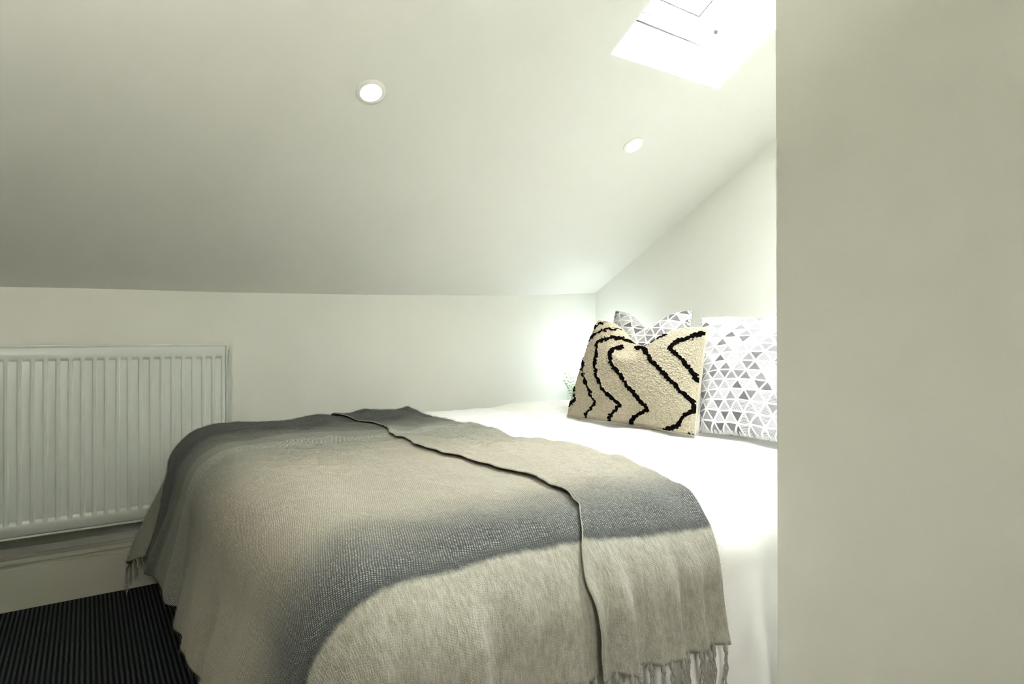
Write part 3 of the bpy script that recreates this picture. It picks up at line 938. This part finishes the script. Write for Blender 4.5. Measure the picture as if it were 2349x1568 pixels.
TUFT_LINES = [
 ([(195, 1030), (230, 975), (278, 925), (268, 850), (262, 780), (290, 690)], 10),
 ([(350, 1100), (375, 1060), (430, 1005), (462, 955), (430, 920), (405, 850), (370, 770), (345, 660), (345, 560), (352, 490), (385, 420), (430, 365), (500, 320), (560, 300), (690, 295)], 12),
 ([(410, 315), (430, 300), (500, 250), (560, 228)], 9),
 ([(555, 1140), (600, 1070), (650, 1010), (682, 985), (640, 940), (590, 890), (540, 860), (500, 790), (470, 710), (455, 630), (465, 520), (475, 430), (530, 390), (610, 375), (700, 380), (760, 400), (812, 420)], 15),
 ([(765, 1165), (810, 1090), (870, 1045), (930, 1020), (900, 975), (850, 930), (800, 860), (740, 800), (690, 720), (645, 660), (600, 600), (588, 540), (605, 490), (640, 470), (700, 460)], 18),
 ([(1055, 1220), (1100, 1190), (1170, 1180), (1210, 1160), (1230, 1110), (1280, 1060), (1342, 1030), (1345, 980), (1320, 930), (1250, 880), (1190, 820), (1120, 740), (1030, 650), (960, 580), (920, 510), (880, 460), (835, 465)], 20),
 ([(880, 450), (980, 395), (1100, 350)], 8),
 ([(1372, 760), (1350, 710), (1290, 630), (1220, 550), (1160, 500), (1130, 470), (1150, 440), (1220, 400), (1300, 375), (1400, 340), (1455, 330)], 21),
 ([(1285, 1246), (1340, 1246)], 12),
]
def finish_tufted():
    front, P, nrm, thick, S, Tt, zx, zy, n, m = CF
    ink = np.zeros(S.shape)
    jit = 7 * vnoise(zx / 16, zy / 16, 5) + 4 * vnoise(zx / 8, zy / 8, 6)
    jx = zx + 9 * vnoise(zx / 20, zy / 20, 8); jy = zy + 9 * vnoise(zx / 20, zy / 20, 9)
    for pts, hw in TUFT_LINES:
        for (x0, y0), (x1, y1) in zip(pts[:-1], pts[1:]):
            ex, ey = x1 - x0, y1 - y0; L2 = ex * ex + ey * ey
            k = np.clip(((jx - x0) * ex + (jy - y0) * ey) / L2, 0, 1)
            d = np.hypot(jx - x0 - k * ex, jy - y0 - k * ey)
            ink = np.maximum(ink, 1 - sstep(hw * 0.75, hw * 1.25, d + jit))
    seam = np.minimum(1 - np.abs(S), 1 - np.abs(Tt))
    loops = 0.0013 * vnoise(S * 78, Tt * 56, 31) + 0.0011 * vnoise(S * 130, Tt * 95, 32)
    pile = sstep(0, .04, seam) * (0.006 + loops + 0.003 * ink)
    rs = 0.018
    F3 = front + nrm * pile[..., None]
    back = P - nrm * (thick * 0.55 + 0.012 * sstep(0, .03, seam))[..., None]
    c = P[n // 2, 0]
    root = thing('tufted_cushion', tuple(c), 'cream looped-wool cushion with tufted black zigzag lines, frontmost of the cushions', 'cushion')
    mesh_np('tufted_front', F3.reshape(-1, 3), grid_faces(n, m), M['tuft'], root, attrs={'ink': ink.ravel()})
    sub = (slice(None, None, 5), slice(None, None, 5))
    B = back[sub]
    o = mesh_np('canvas_back', B.reshape(-1, 3), grid_faces(B.shape[0], B.shape[1])[:, ::-1], M['backing'], root)
    o['label'] = 'plain cream canvas back'
    # piped side strip closing front and back
    ring_f = [(i, 0) for i in range(n)] + [(n - 1, j) for j in range(1, m)] + [(i, m - 1) for i in range(n - 2, -1, -1)] + [(0, j) for j in range(m - 2, 0, -1)]
    pts = [P[i, j] for i, j in ring_f][::4]
    b = MB()
    q = [Vector(p) for p in pts] + [Vector(pts[0])]
    b.tube(q, 0.0030, 6, cap=False)
    b.build('seam', M['seam'], root)
finish_tufted()

# ------------------------------------------------------------------ shelf with jar and sprig in the corner
def build_corner():
    sh = MB(); sh.box((1.86, 2.545, 0.500), (XG, YW, 0.520), 0.003)
    o = sh.build('wall_shelf', M['shelf']); tag(o, 'narrow white ledge on the back wall behind the bed head, holding the glass jar', 'shelf')
    base = Vector((2.165, 2.588, 0.520))
    root = thing('glass_jar', base, 'small clear glass jar with green sprigs left of the tufted cushion', 'jar')
    T = Matrix.Translation(base)
    b = MB(); b.lathe([(.0005, .0), (.030, .0), (.034, .004), (.034, .095), (.030, .105), (.030, .118), (.032, .122), (.029, .122), (.027, .105), (.031, .094), (.031, .006), (.0005, .004)], T, 32)
    b.build('jar_body', M['jarglass'], root)
    sp = thing('plant_sprig', base + Vector((0, 0, .006)), 'thin green sprigs of small leaves standing in the glass jar', 'plant')
    rnd = random.Random(3)
    stems = MB(); leaves = MB()
    for k in range(5):
        ang = [2.6, 3.1, 2.0, 1.0, 3.6][k]; ln = [.175, .135, .17, .15, .11][k]; ou = [.055, .06, .03, .03, .05][k]
        pts = []
        for i in range(9):
            u = i / 8
            pts.append(base + Vector((math.cos(ang) * ou * u * u, math.sin(ang) * min(ou, .03) * u * u * .5, .006 + ln * u)))
        stems.tube(pts, [.0012 - .0006 * i / 8 for i in range(9)], 6)
        for i in range(4, 9):
            for s in (-1, 1):
                p = pts[i]; a = ang + s * 1.2 + rnd.uniform(-.4, .4); l = rnd.uniform(.009, .014)
                d = Vector((math.cos(a), math.sin(a) * .5, rnd.uniform(.1, .7))).normalized(); wv = d.cross(Vector((.3, .8, .5))).normalized()
                vs = [leaves.bm.verts.new(q) for q in (p, p + d * l * .45 + wv * l * .28, p + d * l, p + d * l * .45 - wv * l * .28, p + d * l * .5 + wv.cross(d) * l * .08)]
                for a0, a1 in ((0, 1), (1, 2), (2, 3), (3, 0)): leaves.bm.faces.new((vs[a0], vs[a1], vs[4]))
    stems.build('stems', M['leaf'], sp); leaves.build('leaves', M['leaf'], sp)
build_corner()

# ------------------------------------------------------------------ light
w = D.worlds.new('sky'); SC.world = w; w.use_nodes = True
bg = w.node_tree.nodes['Background']; bg.inputs[0].default_value = (0.97, 0.975, 1.0, 1); bg.inputs[1].default_value = 68.0

def area(name, loc, direction, sx, sy, energy, color, portal=False):
    l = D.lights.new(name, 'AREA'); l.shape = 'RECTANGLE'; l.size = sx; l.size_y = sy; l.energy = energy; l.color = color
    o = D.objects.new(name, l); COL.objects.link(o); o.location = loc
    o.rotation_euler = Vector(direction).to_track_quat('-Z', 'Y').to_euler()
    if portal: l.cycles.is_portal = True
    return o
pc = SKAT(SKW / 2, SKL / 2, 0.09)
area('skylight_portal', pc, -SKY_N, SKW + .02, SKL + .02, 1, (1, 1, 1), True)
# added fill light left of the camera, no lamp there, washing the slope
area('fill_up', (-0.45, 0.12, 1.55), (-0.05, 0.70, 1), 0.25, 0.25, 36, (1.0, 0.985, 0.87))
# invented fill spot behind the camera, brightens the near side of the bed
l = D.lights.new('fill_spot', 'SPOT'); l.energy = 75; l.color = (1.0, 0.97, 0.90)
l.spot_size = math.radians(50); l.spot_blend = 1.0; l.shadow_soft_size = 0.30
lo = D.objects.new('fill_spot', l); COL.objects.link(lo); lo.location = (-0.02, -0.95, 1.55)
lo.rotation_euler = Vector((0.66 + 0.02, 0.75 + 0.95, 0.45 - 1.55)).to_track_quat('-Z', 'Y').to_euler()
# added cool point light in the corner behind the pillows; lamp assumed, not built
l = D.lights.new('assumed_corner_light', 'POINT'); l.energy = 2.7; l.color = (0.80, 0.91, 1.0); l.shadow_soft_size = 0.05
lo = D.objects.new('assumed_corner_light', l); COL.objects.link(lo); lo.location = (2.20, 2.40, 0.80)

# ------------------------------------------------------------------ view
vs = SC.view_settings
SC.display_settings.display_device = 'sRGB'
vs.view_transform = 'Standard'; vs.look = 'None'; vs.exposure = 0.0; vs.gamma = 1.0; vs.use_curve_mapping = False
SC.cycles.max_bounces = 7; SC.cycles.diffuse_bounces = 5; SC.cycles.caustics_reflective = False; SC.cycles.caustics_refractive = False; SC.cycles.use_light_tree = False; SC.cycles.glossy_bounces = 2; SC.cycles.transparent_max_bounces = 8
SC.cycles.sample_clamp_indirect = 60.0
SC.cycles.use_denoising = True
SC.cycles.use_adaptive_sampling = True; SC.cycles.adaptive_threshold = 0.20; SC.cycles.adaptive_min_samples = 16
